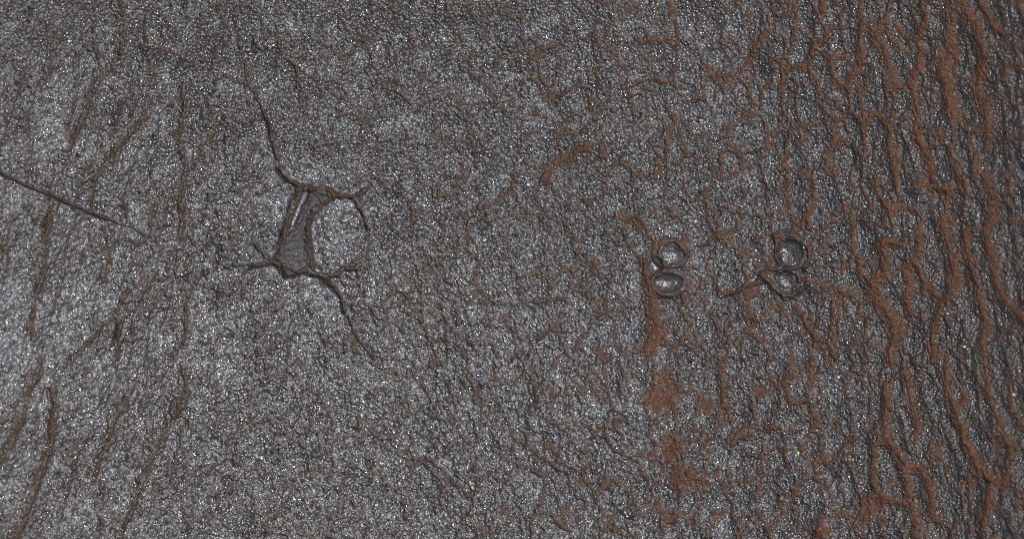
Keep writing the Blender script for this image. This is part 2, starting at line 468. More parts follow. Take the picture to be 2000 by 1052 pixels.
pads = []
for (cx, cy, rx, ry, rot, hh, smo, dg) in ISL:
    c, s_ = math.cos(rot), math.sin(rot); dx = SX - cx; dy = SY - cy
    r = np.sqrt(((dx * c + dy * s_) / rx) ** 2 + ((-dx * s_ + dy * c) / ry) ** 2)
    r = r + .13 * noise(X / 15 + cx, Y / 15, 401) + .05 * noise(X / 5, Y / 5, 402)
    pads.append(r.astype(F))
out1 = np.minimum(((SX - 1308) / 37) ** 2 + ((SY - 496) / 31) ** 2, ((SX - 1306) / 38) ** 2 + ((SY - 552) / 29) ** 2)
in1 = 1 - sst(.75, 1.15, out1)

# rust patches, photo px: x, y, rx, ry, strength
RB = [(1293, 780, 34, 30, 1), (1300, 740, 17, 24, .9), (1312, 873, 24, 28, 1), (1283, 888, 28, 8, .9), (1333, 933, 26, 32, .95), (1113, 1006, 14, 12, .6),
      (1312, 1008, 20, 14, .8), (1376, 786, 22, 16, .8), (1482, 762, 14, 16, .9), (1420, 950, 16, 14, .8), (1286, 650, 18, 22, .9), (1272, 680, 16, 24, .7),
      (1753, 642, 15, 15, 1.15), (1712, 980, 18, 16, 1.15), (1690, 1010, 32, 20, .75), (1848, 150, 14, 18, .8), (1850, 140, 10, 60, .6),
      (1900, 932, 14, 12, 1), (1960, 870, 22, 14, .8), (1995, 986, 10, 8, 1.1), (1610, 1035, 14, 18, 1), (1350, 140, 0.1, .1, 0),
      (1285, 42, 12, 8, .8), (1278, 78, 14, 8, .8), (1385, 138, 18, 14, .7), (1288, 156, 8, 6, .9), (1075, 345, 12, 16, .8), (1430, 285, 10, 8, .7),
      (1705, 50, 16, 14, .8), (1990, 8, 12, 8, 1), (1855, 160, 14, 14, .6), (1845, 370, 26, 10, .8), (1650, 570, 18, 10, .8), (1740, 410, 24, 9, .5),
      (293, 162, 9, 8, .9), (280, 225, 9, 9, .7), (175, 187, 6, 10, .7), (355, 260, 8, 16, .5), (363, 340, 8, 12, .7), (455, 22, 6, 16, .6),
      (278, 550, 12, 14, .9), (306, 583, 9, 8, .9), (313, 477, 9, 9, .7), (422, 520, 9, 6, .9), (190, 563, 6, 7, .7), (160, 527, 5, 5, .5), (335, 400, 26, 30, .35),
      (72, 930, 8, 8, 1), (60, 945, 12, 26, .4), (362, 765, 5, 8, .8), (350, 795, 14, 10, .5), (440, 812, 10, 7, .7), (410, 918, 12, 6, .7), (305, 970, 30, 50, .3), (370, 1000, 14, 30, .4), (316, 860, 10, 10, .4),
      (592, 235, 10, 9, .8), (590, 195, 7, 7, .7), (540, 190, 6, 5, .5), (712, 330, 14, 20, .55), (730, 345, 10, 12, .6), (967, 187, 9, 9, .8),
      (885, 372, 7, 8, .9), (793, 672, 10, 8, .7), (772, 810, 12, 14, .8), (712, 748, 12, 12, .7), (790, 820, 20, 8, .5), (912, 895, 10, 9, .8), (850, 892, 8, 6, .6),
      (985, 1002, 14, 14, .6), (940, 935, 7, 12, .5), (810, 855, 10, 8, .5), (695, 860, 6, 6, .9), (650, 935, 14, 5, .6), (630, 860, 12, 8, .5), (610, 1020, 22, 18, .4), (940, 480, 40, 10, .3),
      (542, 595, 12, 12, .6), (555, 585, 8, 8, .6), (1170, 655, 8, 8, .6), (1215, 425, 10, 8, .8), (1250, 440, 10, 10, .7), (1345, 480, 12, 20, .6), (1400, 450, 8, 14, .5), (1340, 575, 8, 14, .6),
      (1060, 320, 6, 8, .7), (1300, 265, 5, 6, .6), (1520, 465, 10, 8, .9), (1512, 500, 7, 14, .8), (1530, 750, 8, 20, .6)]
nblob = 0
rb = np.zeros((NY, NX), F)
nblob = fbm(X / 9, Y / 12, 3, 191)
for x, y, rx, ry, s_ in RB: rb = np.maximum(rb, blob(x, y, rx * 1.12, ry * 1.12, .5) * s_ * (.85 if x > 1180 else .62))
BR = [(835, 560, 50, 75, .55), (790, 535, 14, 22, .8), (1000, 420, 90, 24, .25), (860, 480, 60, 26, .35), (300, 930, 45, 60, .4), (1330, 640, 30, 60, .3), (330, 420, 40, 50, .35), (720, 330, 40, 40, .3)]
br = np.zeros((NY, NX), F)
for x, y, rx, ry, s_ in BR: br = np.maximum(br, blob(x, y, rx, ry, .6) * s_)
# paler patches of grain: polished spots, and bright sheen painted into the colour
PB = [(655, 420, 42, 28, 1.7), (530, 390, 34, 34, 1.1), (600, 335, 28, 20, 1.1), (690, 335, 34, 24, .7), (650, 480, 42, 46, .8), (612, 590, 38, 32, 1.0), (1312, 495, 24, 22, .9), (1240, 520, 26, 60, .7), (1350, 190, 44, 40, .5),
      (330, 690, 110, 60, .4), (130, 180, 60, 50, .5), (90, 270, 80, 40, .5), (60, 640, 110, 90, .6), (110, 760, 100, 70, .5), (200, 470, 100, 60, .3), (410, 640, 36, 26, .7),
      (1390, 520, 70, 30, .45), (1640, 850, 36, 60, .6), (1625, 950, 30, 36, .7), (1590, 760, 30, 50, .5), (1245, 815, 30, 60, .5), (1665, 630, 24, 26, .5), (1100, 350, 30, 24, .5), (1235, 770, 30, 30, .4), (1720, 430, 30, 24, .4), (1080, 170, 40, 40, .35)]
pb = np.zeros((NY, NX), F)
for x, y, rx, ry, s_ in PB: pb = np.maximum(pb, blob(x, y, rx, ry, .6) * s_)

# ------------------------------------------------------------------ grain
gsz = np.interp(gx, [-600, 0, 400, 700, 1000, 1400, 1700, 2000], [10, 9.5, 9, 7.4, 6.4, 6.6, 7, 6.5])
def cum(sz):
    d = np.diff(gx, prepend=gx[0]); return np.cumsum(d / sz)
ga = (cum(gsz)[None, :] + 0 * Y).astype(F)
gb = Y / 8.0
lowl = sst(300, 800, Y) * (1 - sst(700, 1100, X))
rgx = ga * (1 + 0) + 0.55 * fbm(X / 16, Y / 16, 2, 101); rgy = gb + 0.22 * (X / 8) * (1 - sst(300, 700, X)) + 0.55 * fbm(X / 16, Y / 16, 2, 105)
eg, fg, gid, dxg, dyg = voro(rgx, rgy, 31, 1.0)
grn = 1 - np.clip(fg * 1.25, 0, 1) ** 2                     # dome per pebble
ceg, cfg, cgid, cdx, cdy = voro(Pp / 10.5 + .3 * fbm(X / 24, Y / 24, 2, 111), Y / 11.5 + .25 * X / 13 * (1 - sst(200, 700, X)) + .3 * fbm(X / 20, Y / 20, 2, 115), 57, 1.0)
cgr = np.clip(1 - (cfg * 1.15) ** 2, 0, 1) ** 1.6
crnd = hsh(cgid // 100003, cgid % 100003, 83)
coarse = np.clip(sst(180, 620, Y + 0.35 * (500 - X)) * (1 - .45 * sst(1000, 1500, X)) + .25 + .3 * fbm(X / 60, Y / 60, 2, 117), .15, 1)
grn = grn ** 1.3
rnd = hsh(gid // 100003, gid % 100003, 77)
eg2, fg2, _, _, _ = voro(rgx * 1.9 + .3 * n3, rgy * 1.9 + .3 * n4, 37, 1.0)
grn2 = (1 - np.clip(fg2 * 1.2, 0, 1) ** 2)
fine = noise(X / 3.4, Y / 3.4, 121)

fsel = (1 - sst(380, 720, X)) + .5 * sst(1500, 1800, X) + .35 * sst(600, 800, Y) * (1 - sst(900, 1200, X))
def crease(kx, ky, k_, wd_):
    q = np.abs(fbm((Pp) / kx, Y / ky, 2, k_)); return np.exp(-(q / wd_) ** 2)
fold = np.clip(np.maximum(crease(120, 420, 201, .035), .7 * crease(85, 300, 207, .03)) * sst(-.3, .5, n1), 0, 1) * np.clip(fsel, 0, 1)
foldw = np.clip(np.maximum(crease(120, 420, 201, .13), .8 * crease(85, 300, 207, .12)) * sst(-.6, .4, n1), 0, 1) * np.clip(fsel, 0, 1)
# ------------------------------------------------------------------ height (photo px)
smooth = np.zeros((NY, NX), F)
deepK = np.maximum.reduce([Ck, Cx]); deepE = np.maximum.reduce([C1, C2, C3])
stampm = np.maximum.reduce([kin, sst(1.25, 1.0, np.minimum.reduce(pads)), in1])
for a_ in (Ct, Tt, Cv, Tv, Cw, Tw): a_ *= 1 - stampm
trgh = np.maximum.reduce([Tt, Tv, Tw]); core = np.maximum.reduce([Ct, Cv, Cw])
fR = sst(1150, 1750, X)
H = 9.0 * fbm(X / 140, Y / 220, 3, 131) + 2.4 * fbm(X / 40, Y / 60, 2, 141) * (1 + .8 * fR) + .5 * fbm(X / 15, Y / 20, 2, 145) * (1 - .85 * np.maximum(kin, sst(1.5, .9, np.minimum.reduce(pads)))) + 1.3 * fbm(Pp / 12, Y / 52, 2, 147) * np.clip(fsel + .25, 0, 1) * (1 - kin) * sst(.8, 1.3, np.minimum.reduce(pads))
H += 4.0 * (1 - stampm) * fbm(Pp / 34, Y / 180, 3, 151) * (0.35 + 0.25 * fR + 0.35 * (1 - sst(250, 600, X)))
H -= trgh * (2.9 - .3 * fR + 1.0 * (1 - sst(200, 600, X))) + core * (1.5 - .2 * fR + .9 * (1 - sst(400, 620, X)))
H += (.2 + 2.8 * fR) * (1 - stampm) * (1 - np.exp(-(e1 / 9) ** 2)) * (1 - Tt)
H -= np.clip(rb, 0, 1) * 2.6 * sst(1000, 1250, X)
H -= kin * 4.5 + fold * 2.0 + foldw * 3.4
H -= Tk * 3.2 + Ck * 4.4 + Tx * 3.0 + Cx * 4.0 + Ts * 3.0 + Cs * 3.4
H -= in1 * 7.5 + T2 * 3.5 + C2 * 5 + C3 * 3 + T3 * 2 + C1 * 2.4
for r, (cx, cy, rx, ry, rot, hh, smo, dg) in zip(pads, ISL):
    H -= 3.6 * np.exp(-((r - 1.1) / .12) ** 2)
    dome = np.clip(1 - r ** 2, 0, 1) ** .75
    if dg == 2: H += np.where(r < 1, T2 * 3.5 * .7 + C2 * 4, 0) * sst(0, .25, 1 - r) - (sst(.8, 1.0, r) * (1 - sst(1.0, 1.3, r))) * 1.5
    H += dome * (hh * (1 if dg == 1 else .55)); smooth = np.maximum(smooth, (1 - sst(.85, 1.05, r)) * smo)
# puffed lips along the letter's creases and the long cuts
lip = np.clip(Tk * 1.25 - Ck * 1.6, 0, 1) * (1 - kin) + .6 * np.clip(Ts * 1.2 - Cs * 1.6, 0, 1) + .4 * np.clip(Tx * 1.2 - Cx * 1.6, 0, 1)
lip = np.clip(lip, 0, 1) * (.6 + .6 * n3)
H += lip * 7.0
# slit lines
def thin(lines, wd, off=(0, 0)):
    return stroke([(wd, st, [(x + off[0], y + off[1]) for x, y in p]) for _, st, p in lines], 1, 1.6, SX, SY)[0]
slitm = np.maximum(thin(SLIT, 1.3, (.8, -2.2)), thin(KCR[0:4], 1.5, (1, 1.5)) * .9)
slitm = np.maximum.reduce([slitm, thin(KCR[4:6], 1.3, (-3.5, 0)) * .9, thin(KCR[6:10], 1.5, (-1, -2)) * .9, thin(KEXT, 1.2, (1.5, -1)) * .4, thin(E1[:1], 1.3, (-1.5, 1)) * .5])
H -= slitm * 3.0
# raised ridge beside the letter's stem
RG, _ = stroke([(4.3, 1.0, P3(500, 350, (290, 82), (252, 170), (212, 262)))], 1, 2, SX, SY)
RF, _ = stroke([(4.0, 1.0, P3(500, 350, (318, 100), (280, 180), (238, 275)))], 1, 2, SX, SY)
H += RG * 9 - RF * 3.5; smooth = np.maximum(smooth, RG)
smooth = np.maximum(smooth, np.clip(kin * .25 * (1 - RG), 0, 1))
smooth = np.maximum(smooth, np.clip(np.maximum.reduce([Ck, Cx * .9, Cs * .8, np.where(in1 > .6, .8, 0), C2]) * .75, 0, .85))
# hairline puckers round the first digit
rust0 = np.maximum(core, rb) * sst(900, 1400, X)
gk = 1 - smooth; gk0 = gk * (1 - .5 * np.clip(rb, 0, 1))
bead = np.clip(crnd - .955, 0, 1) / .045 * cgr * (sst(480, 700, Y) * (1 - sst(1000, 1500, X)) + .35)
bead = np.clip(bead, 0, 1)
H += gk0 * coarse * cgr * (2.3 * coarse + 1.6 * (crnd - .4) + .5 * (cdx * (hsh(cgid // 100003, cgid % 100003, 84) - .5) + cdy * (hsh(cgid // 100003, cgid % 100003, 85) - .5))) * (1 - .4 * np.clip(core, 0, 1)) + bead * 1.4 * gk0
camp = (1.05 - .3 * coarse) * (0.6 + .8 * rnd) * gk * (1 - .45 * np.clip(rb, 0, 1)) * (1 - .35 * np.clip(core, 0, 1))
tl1 = hsh(gid // 100003, gid % 100003, 78) - .5; tl2 = hsh(gid // 100003, gid % 100003, 79) - .5
H += np.clip(rust0, 0, 1) * (1.0 * noise(X / 4.2, Y / 4.2, 301) + .8 * noise(X / 9, Y / 9, 302))
H += camp * grn * (1.9 + .8 * (dxg * tl1 + dyg * tl2)) * .9 + gk * grn2 * .5 + fine * .28 * (0.35 + .65 * gk)

# glossiness: smooth pads and single rubbed pebbles
glossy = np.maximum.reduce([RG, bead, lip * .45])
for r, I_ in zip(pads, ISL): glossy = np.maximum(glossy, (1 - sst(.8, 1.0, r)) * (.35 if I_[6] > .5 else .1))
# ------------------------------------------------------------------ colour masks
rustreg = np.interp(gx, [-600, 0, 350, 700, 1000, 1250, 1500, 1750, 2100], [.40, .42, .46, .52, .66, .74, .84, .90, .84])[None, :].astype(F)
rn = fbm(X / 22, Y / 30, 4, 161)
rust = np.maximum(core, fold * .7) * 1.25 * rustreg * (0.85 + .6 * rn) + trgh * (.36 + .08 * fR) * rustreg
rust = rust + 0.30 * (rustreg - .1) * sst(-.1, .8, rn + .25 * fbm(X / 7, Y / 9, 2, 171)) * (1 - grn * .6)
rust = np.maximum(rust, np.clip(rb, 0, 1.2) * (.95 + .2 * rn))
rust = rust * (1.12 - .42 * grn * gk) + .16 * rustreg * (1 - grn) * (1 + 1.5 * rn)
rust = np.where(kin > .5, rust * .35, rust)
for r in pads: rust = rust * sst(.8, 1.05, r) 
ring = np.maximum(C1, in1) * np.minimum.reduce([sst(.9, 1.08, r) for r in pads[:3]])
rust = np.clip(np.maximum(rust, ring * (.5 + .5 * rn)), 0, 1)
tan_ = np.maximum.reduce([Ck * .95, Cx * .9, Cs * .75, C1 * .55, C2 * .4, np.where(in1 > .5, in1, 0) * .4 * np.minimum.reduce([sst(.85, 1.05, r) for r in pads[:3]])])
lm = 1 - sst(420, 760, X)
tan_ = np.maximum(tan_, np.clip((trgh + .6 * core) * 1.15 * (.7 + .6 * rn), 0, .7) * (1 - stampm))
tan_ = np.maximum(tan_, np.clip((.42 * Tt + .6 * foldw * (.6 + .6 * rn)) * lm, 0, .5) * (1 - .3 * cgr))
for r in pads: tan_ = tan_ * (1 - .7 * np.exp(-((r - 1.08) / .1) ** 2))
tan_ = np.clip(np.maximum(tan_, br * .75) * (.85 + .3 * rn) + .05, 0, 1)
pol_light = np.clip(-.10 - .08 * coarse + 1.5 * RG + 1.3 * lip + .12 * (1 - sst(100, 520, X)) * (.5 + 1.0 * sst(300, 800, Y)) - .5 * kin * (1 - RG) + .30 + .8 * fbm(X / 60, Y / 70, 4, 181) + .6 * fbm(X / 13, Y / 16, 3, 185) + .85 * pb + .15 * (rnd - .5) - .35 * np.clip(rust, 0, 1) - .35 * (Tt + foldw) * (1 - sst(420, 760, X)) - .55 * sst(1500, 1800, X), 0, 1)  # polish, plus painted ridge and lip highlights, left sheen and right-hand shade
grnmap = np.maximum(.5 * kin + RG + np.clip(lip * 1.2, 0, 1), (grn * (1 - .6 * coarse) + cgr * coarse * .75) * (.55 + .45 * rnd) * gk + .25 * (1 - gk)).clip(0, 1)  # ridge and lips kept pale so their painted highlight shows

# ------------------------------------------------------------------ world positions: the hide sags, its left and right sides fall away
tt = np.linspace(-1.8, 1.8, 721)
slope = np.interp(tt, [-1.8, -1, -.6, -.2, .1, .4, .75, 1.0, 1.5, 1.8], [.42, .30, .16, .04, 0, -.04, -.24, -.58, -.8, -.95])
Zm = np.concatenate([[0], np.cumsum((slope[1:] + slope[:-1]) / 2 * np.diff(tt))]) * 1000 * S
Zm -= np.interp(.1, tt, Zm)
U = (X - CX) / 1000.0; V = (Y - CY) / 1000.0
zb = np.interp(U.ravel(), tt, Zm).reshape(NY, NX) - 0.0016 * (V / .526) ** 2
k = (CAM_D - zb) / CAM_D
PX = U * 1000 * S * k; PY = -V * 1000 * S * k
# displacement along the macro surface normal
nzx = -np.gradient(zb, axis=1) / np.gradient(PX, axis=1); nl = np.sqrt(1 + nzx ** 2)
Hs = H * S
VX = PX + Hs * nzx / nl; VY = PY; VZ = zb + Hs / nl
co = np.stack([VX, VY, VZ], -1).astype(F)
du = np.zeros_like(co); dv = np.zeros_like(co)
du[:, 1:-1] = co[:, 2:] - co[:, :-2]; du[:, 0] = co[:, 1] - co[:, 0]; du[:, -1] = co[:, -1] - co[:, -2]
dv[1:-1] = co[2:] - co[:-2]; dv[0] = co[1] - co[0]; dv[-1] = co[-1] - co[-2]
nr = np.cross(dv, du); nr /= np.linalg.norm(nr, axis=-1, keepdims=True) + 1e-20
if nr[NY // 2, NX // 2, 2] < 0: nr = -nr
co = co.reshape(-1, 3); nr = nr.reshape(-1, 3)
attr = np.stack([rust, grnmap, tan_, pol_light], -1).astype(F).reshape(-1, 4)
hue = np.interp(gx, [0, 500, 1000, 1250, 1600], [.12, .2, .42, .7, 1])[None, :] + .8 * np.clip(rb, 0, 1) + 0 * Y
attr3 = np.stack([np.clip(coarse * sst(.3, .8, coarse), 0, 1) * (1 - sst(1100, 1500, X)), crnd, rnd, 0 * X + 1], -1).astype(F).reshape(-1, 4)
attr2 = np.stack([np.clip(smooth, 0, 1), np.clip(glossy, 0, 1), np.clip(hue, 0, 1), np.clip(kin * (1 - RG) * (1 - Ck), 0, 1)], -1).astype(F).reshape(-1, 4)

# ------------------------------------------------------------------ material
def leather():
    m = bpy.data.materials.new('cracked_leather'); m.use_nodes = True
    n = m.node_tree.nodes; l = m.node_tree.links; b = n['Principled BSDF']; b.inputs['IOR'].default_value = 1.55
    def math_(op, a, c=None, clamp=False):
        q = n.new('ShaderNodeMath'); q.operation = op; q.use_clamp = clamp
        for i, v in enumerate((a, c)):
            if v is None: continue
            if isinstance(v, (int, float)): q.inputs[i].default_value = v
            else: l.new(v, q.inputs[i])
        return q.outputs[0]
    def mixc(f, a, c):
        q = n.new('ShaderNodeMix'); q.data_type = 'RGBA'
        for i, v in ((0, f), (6, a), (7, c)):
            if isinstance(v, (int, float)): q.inputs[i].default_value = v
            elif isinstance(v, tuple): q.inputs[i].default_value = v + (1,)
            else: l.new(v, q.inputs[i])
        return q.outputs[2]
    def nz(scale, det=2, rough=.6, dist=0):
        q = n.new('ShaderNodeTexNoise'); q.inputs['Scale'].default_value = scale; q.inputs['Detail'].default_value = det
        q.inputs['Roughness'].default_value = rough; q.inputs['Distortion'].default_value = dist
        l.new(tc.outputs['Object'], q.inputs['Vector']); return q.outputs['Fac']
    tc = n.new('ShaderNodeTexCoord')
    at = n.new('ShaderNodeAttribute'); at.attribute_name = 'wear_light'
    sp = n.new('ShaderNodeSeparateColor'); l.new(at.outputs['Color'], sp.inputs[0])
    R, Gn, T = sp.outputs; Pz = at.outputs['Alpha']
    at2 = n.new('ShaderNodeAttribute'); at2.attribute_name = 'polish'
    s2 = n.new('ShaderNodeSeparateColor'); l.new(at2.outputs['Color'], s2.inputs[0]); SM, GL, HU = s2.outputs; MT = at2.outputs['Alpha']
    at3 = n.new('ShaderNodeAttribute'); at3.attribute_name = 'pebble'
    s3 = n.new('ShaderNodeSeparateColor'); l.new(at3.outputs['Color'], s3.inputs[0]); CO, CR, RN = s3.outputs
    fine = nz(2600, 3, .7); mid = nz(700, 3); lo = nz(120, 3)
    vo = n.new('ShaderNodeTexVoronoi'); vo.inputs['Scale'].default_value = 1750; l.new(tc.outputs['Object'], vo.inputs['Vector'])
    vs = n.new('ShaderNodeSeparateColor'); l.new(vo.outputs['Color'], vs.inputs[0]); vs0 = vs.outputs[2]
    # black grain, greyer on rubbed pebble tops and under painted highlights and sheen
    g = math_('ADD', math_('MULTIPLY', fine, 2.2), math_('ADD', -.95, math_('MULTIPLY', vs0, .45)), True)
    dark = mixc(g, (.007, .0082, .0103), (.049, .0545, .062))
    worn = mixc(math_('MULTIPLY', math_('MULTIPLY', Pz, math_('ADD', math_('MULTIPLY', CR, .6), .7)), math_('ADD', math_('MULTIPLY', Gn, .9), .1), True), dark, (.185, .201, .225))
    worn = mixc(math_('MULTIPLY', MT, .6), worn, (.020, .021, .023))
    brn = mixc(math_('MULTIPLY', math_('SUBTRACT', 1.0, Gn), .62), worn, (.040, .031, .024))
    brn = mixc(math_('MULTIPLY', math_('SUBTRACT', mid, .475), 1.6, True), brn, (.066, .044, .029))
    rc = mixc(lo, (.046, .023, .015), (.135, .056, .029)); rc = mixc(math_('MULTIPLY', mid, .7), rc, (.070, .036, .023)); rc = mixc(math_('MULTIPLY', fine, .6), rc, (.045, .026, .019)); rc = mixc(math_('MULTIPLY', math_('SUBTRACT', nz(1500, 3, .7), .5), 4.0, True), rc, (.205, .088, .040)); rc = mixc(HU, mixc(mid, (.042, .027, .019), (.085, .053, .036)), rc)
    c = mixc(math_('MULTIPLY', T, .95), brn, mixc(fine, (.020, .013, .008), (.085, .053, .029)))
    rf = math_('MULTIPLY', math_('SUBTRACT', math_('ADD', R, math_('MULTIPLY', math_('SUBTRACT', fine, .5), 1.0)), math_('ADD', .19, math_('MULTIPLY', Gn, .2))), 2.1, True)
    c = mixc(rf, c, rc)
    l.new(c, b.inputs['Base Color'])
    ro = math_('ADD', math_('SUBTRACT', .47, math_('MULTIPLY', Pz, .12)), math_('MULTIPLY', rf, .4))
    ro = math_('ADD', ro, math_('MULTIPLY', math_('SUBTRACT', mid, .5), .3), True)
    spk = math_('MULTIPLY', math_('SUBTRACT', vs.outputs[0], .62), 2.6, True)       # some pebbles are rubbed shiny
    # scattered proud, rubbed pebbles that glint
    v2 = n.new('ShaderNodeTexVoronoi'); v2.inputs['Scale'].default_value = 1150; l.new(tc.outputs['Object'], v2.inputs['Vector'])
    q2 = n.new('ShaderNodeSeparateColor'); l.new(v2.outputs['Color'], q2.inputs[0])
    sel = math_('MULTIPLY', math_('SUBTRACT', math_('ADD', q2.outputs[0], math_('MULTIPLY', math_('SUBTRACT', nz(260, 3, .6), .5), 3.0)), .70), 2.4, True)
    rad = math_('ADD', 2.2, math_('MULTIPLY', q2.outputs[1], 2.0))
    dome = math_('SUBTRACT', 1.0, math_('POWER', math_('MULTIPLY', v2.outputs['Distance'], rad), 2.0), True)
    dome = math_('MULTIPLY', math_('MULTIPLY', dome, sel), math_('SUBTRACT', 1.0, math_('MAXIMUM', rf, SM)))
    spk = math_('MAXIMUM', spk, math_('MULTIPLY', dome, 2.0, True))
    spk = math_('MULTIPLY', spk, math_('SUBTRACT', 1.0, math_('MAXIMUM', rf, SM)))
    ro = math_('SUBTRACT', ro, math_('MAXIMUM', math_('MULTIPLY', spk, .36), math_('MULTIPLY', GL, .2)), True)
    ro = math_('ADD', ro, math_('MULTIPLY', CO, .02))
    ro = math_('ADD', ro, math_('ADD', math_('MULTIPLY', math_('MAXIMUM', math_('SUBTRACT', SM, GL), 0), .10), math_('MULTIPLY', MT, .16)), True)
    l.new(ro, b.inputs['Roughness'])
    l.new(math_('SUBTRACT', .95, math_('MULTIPLY', math_('MAXIMUM', math_('MAXIMUM', rf, T), math_('MULTIPLY', MT, .5)), .75)), b.inputs['Specular IOR Level'])
    bp = n.new('ShaderNodeBump'); l.new(math_('MULTIPLY', math_('SUBTRACT', .68, math_('MULTIPLY', CO, .16)), math_('SUBTRACT', 1.0, math_('MULTIPLY', SM, .72))), bp.inputs['Strength']); bp.inputs['Distance'].default_value = .0003
    dm = math_('SUBTRACT', 1.0, math_('MULTIPLY', math_('POWER', vo.outputs['Distance'], 2.0), 1.6))
    hgt = math_('ADD', math_('MULTIPLY', dm, math_('ADD', .6, math_('MULTIPLY', vs.outputs[1], .9))), math_('MULTIPLY', nz(5200, 2), .35))
    hgt = math_('ADD', hgt, math_('MULTIPLY', dome, 3.6))
    l.new(hgt, bp.inputs['Height']); l.new(bp.outputs[0], b.inputs['Normal'])
    return m
MAT = leather()

# ------------------------------------------------------------------ split the sheet into plates, crack beds and stamped marks
crk = np.maximum.reduce([core, deepK, deepE, Cs])
def fc(a): return (a[:-1, :-1] + a[1:, :-1] + a[:-1, 1:] + a[1:, 1:]) / 4
fcr = fc(crk); fX = fc(X); fY = fc(Y)
free = fcr < .42
cidf = cell1[:-1, :-1]
lab = np.full((NY - 1, NX - 1), -1, np.int64)
# connected components by rows of runs (union-find); a plate is one cell of the crack network
par = []
def find(a):
    while par[a] != a: par[a] = par[par[a]]; a = par[a]
    return a
key = np.where(free, cidf, -1)
prev = None; runs_all = []
for j in range(NY - 1):
    row = key[j]; ch = np.flatnonzero(np.diff(row)) + 1
    st = np.concatenate([[0], ch]); en = np.concatenate([ch, [NX - 1]])
    cur = []
    for a, b in zip(st.tolist(), en.tolist()):
        kk = row[a]
        if kk == -1: continue
        rid = len(par); par.append(rid); cur.append((a, b, kk, rid))
    if prev:
        p = 0
        for (a, b, kk, rid) in cur:
            while p < len(prev) and prev[p][1] <= a: p += 1
            q = p
            while q < len(prev) and prev[q][0] < b:
                if prev[q][2] == kk:
                    ra, rb_ = find(prev[q][3]), find(rid)
                    if ra != rb_: par[rb_] = ra
                q += 1
    for (a, b, kk, rid) in cur: runs_all.append((j, a, b, rid))
    prev = cur
for (j, a, b, rid) in runs_all: lab[j, a:b] = find(rid)
inframe = (fX > 0) & (fX < 2000) & (fY > 0) & (fY < 1052)
cnt = np.bincount(lab[(lab >= 0) & inframe], minlength=len(par))
NPL = 300
big = np.argsort(-cnt)[:NPL]; big = [int(b) for b in big if cnt[b] > 45]
code = np.zeros(len(par) + 1, np.int64)
cls = np.full(lab.shape, 1, np.int64)                  # 1 crack bed
cls[lab >= 0] = 2                                      # 2 remaining small plates
lut = np.full(len(par), 2, np.int64)
for i, b in enumerate(big): lut[b] = 100 + i
cls[lab >= 0] = lut[lab[lab >= 0]]
fk = fc(np.maximum(deepK * (deepK == Ck), kin)); cls[(fc(Ck) > .35) | (fc(kin) > .5)] = 10
cls[fc(Cx) > .35] = 1
cls[fc(Cs) > .3] = 11
cls[(fc(RG) > .35)] = 12
cls[(fc(C1) > .3) | (fc(in1) > .5)] = 20
cls[fc(C2) > .3] = 30
for i, r in enumerate(pads): cls[fc(r) < 1.0] = (21 if ISL[i][7] == 1 else 31) + i % 5

# ------------------------------------------------------------------ objects
col = sc.collection
def tag(o, label=None, cat=None, group=None, kind=None):
    if label: o['label'] = label
    if cat: o['category'] = cat
    if group: o['group'] = group
    if kind: o['kind'] = kind
    return o
idx = (np.arange(NY - 1)[:, None] * NX + np.arange(NX - 1)[None, :])
quads = np.stack([idx, idx + NX, idx + NX + 1, idx + 1], -1).reshape(-1, 4)
order = np.argsort(cls.ravel(), kind='stable'); sc_ = cls.ravel()[order]
vals, starts = np.unique(sc_, return_index=True); ends = np.append(starts[1:], len(sc_))
faces_of = {int(v): quads[order[a:b]] for v, a, b in zip(vals, starts, ends)}
def build(name, q, parent):
    uq, inv = np.unique(q.ravel(), return_inverse=True)
    me = bpy.data.meshes.new(name)
    nv, nf = len(uq), len(q)
    me.vertices.add(nv); me.loops.add(nf * 4); me.polygons.add(nf)
    me.vertices.foreach_set('co', co[uq].ravel())
    me.loops.foreach_set('vertex_index', inv.astype(np.int32).ravel())
    me.polygons.foreach_set('loop_start', np.arange(0, nf * 4, 4, dtype=np.int32))
    me.polygons.foreach_set('use_smooth', np.ones(nf, bool))
    a = me.attributes.new('wear_light', 'FLOAT_COLOR', 'POINT'); a.data.foreach_set('color', attr[uq].ravel())
    a = me.attributes.new('polish', 'FLOAT_COLOR', 'POINT'); a.data.foreach_set('color', attr2[uq].ravel())
    a = me.attributes.new('pebble', 'FLOAT_COLOR', 'POINT'); a.data.foreach_set('color', attr3[uq].ravel())
    me.materials.append(MAT); me.update()
    me.normals_split_custom_set_from_vertices(nr[uq])
    o = bpy.data.objects.new(name, me); col.objects.link(o); o.parent = parent
    return o
hide = bpy.data.objects.new('leather_hide', None); col.objects.link(hide)
tag(hide, 'worn black leather with stamped marks, grey pebbled grain and rust-brown cracks', 'leather')
for i in range(len(big)):
    if 100 + i in faces_of: build('grain_plate', faces_of[100 + i], hide)
tag(build('small_grain_plates', faces_of[2], hide), 'small scraps of grain between the larger plates', kind='stuff')
tag(build('crack_bed', faces_of[1], hide), 'rust-brown cracks running between the grey plates', kind='stuff')
let = build('stamped_letter', faces_of[10], hide); tag(let, 'large stamped letter, its sunken strokes edged by tan creases')
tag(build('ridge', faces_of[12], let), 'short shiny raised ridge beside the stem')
tag(build('crease', faces_of[11], hide), 'long slanting cut-like crease at the left edge')
for c0, lb in ((20, 'stamped figure 8 with tan grooves, left of the two'), (30, 'stamped figure 8 worn half away, right of the two')):
    d = build('stamped_digit', faces_of[c0], hide); tag(d, lb)
    for i in range(5):
        if c0 + 1 + i in faces_of: build('raised_pad', faces_of[c0 + 1 + i], d)

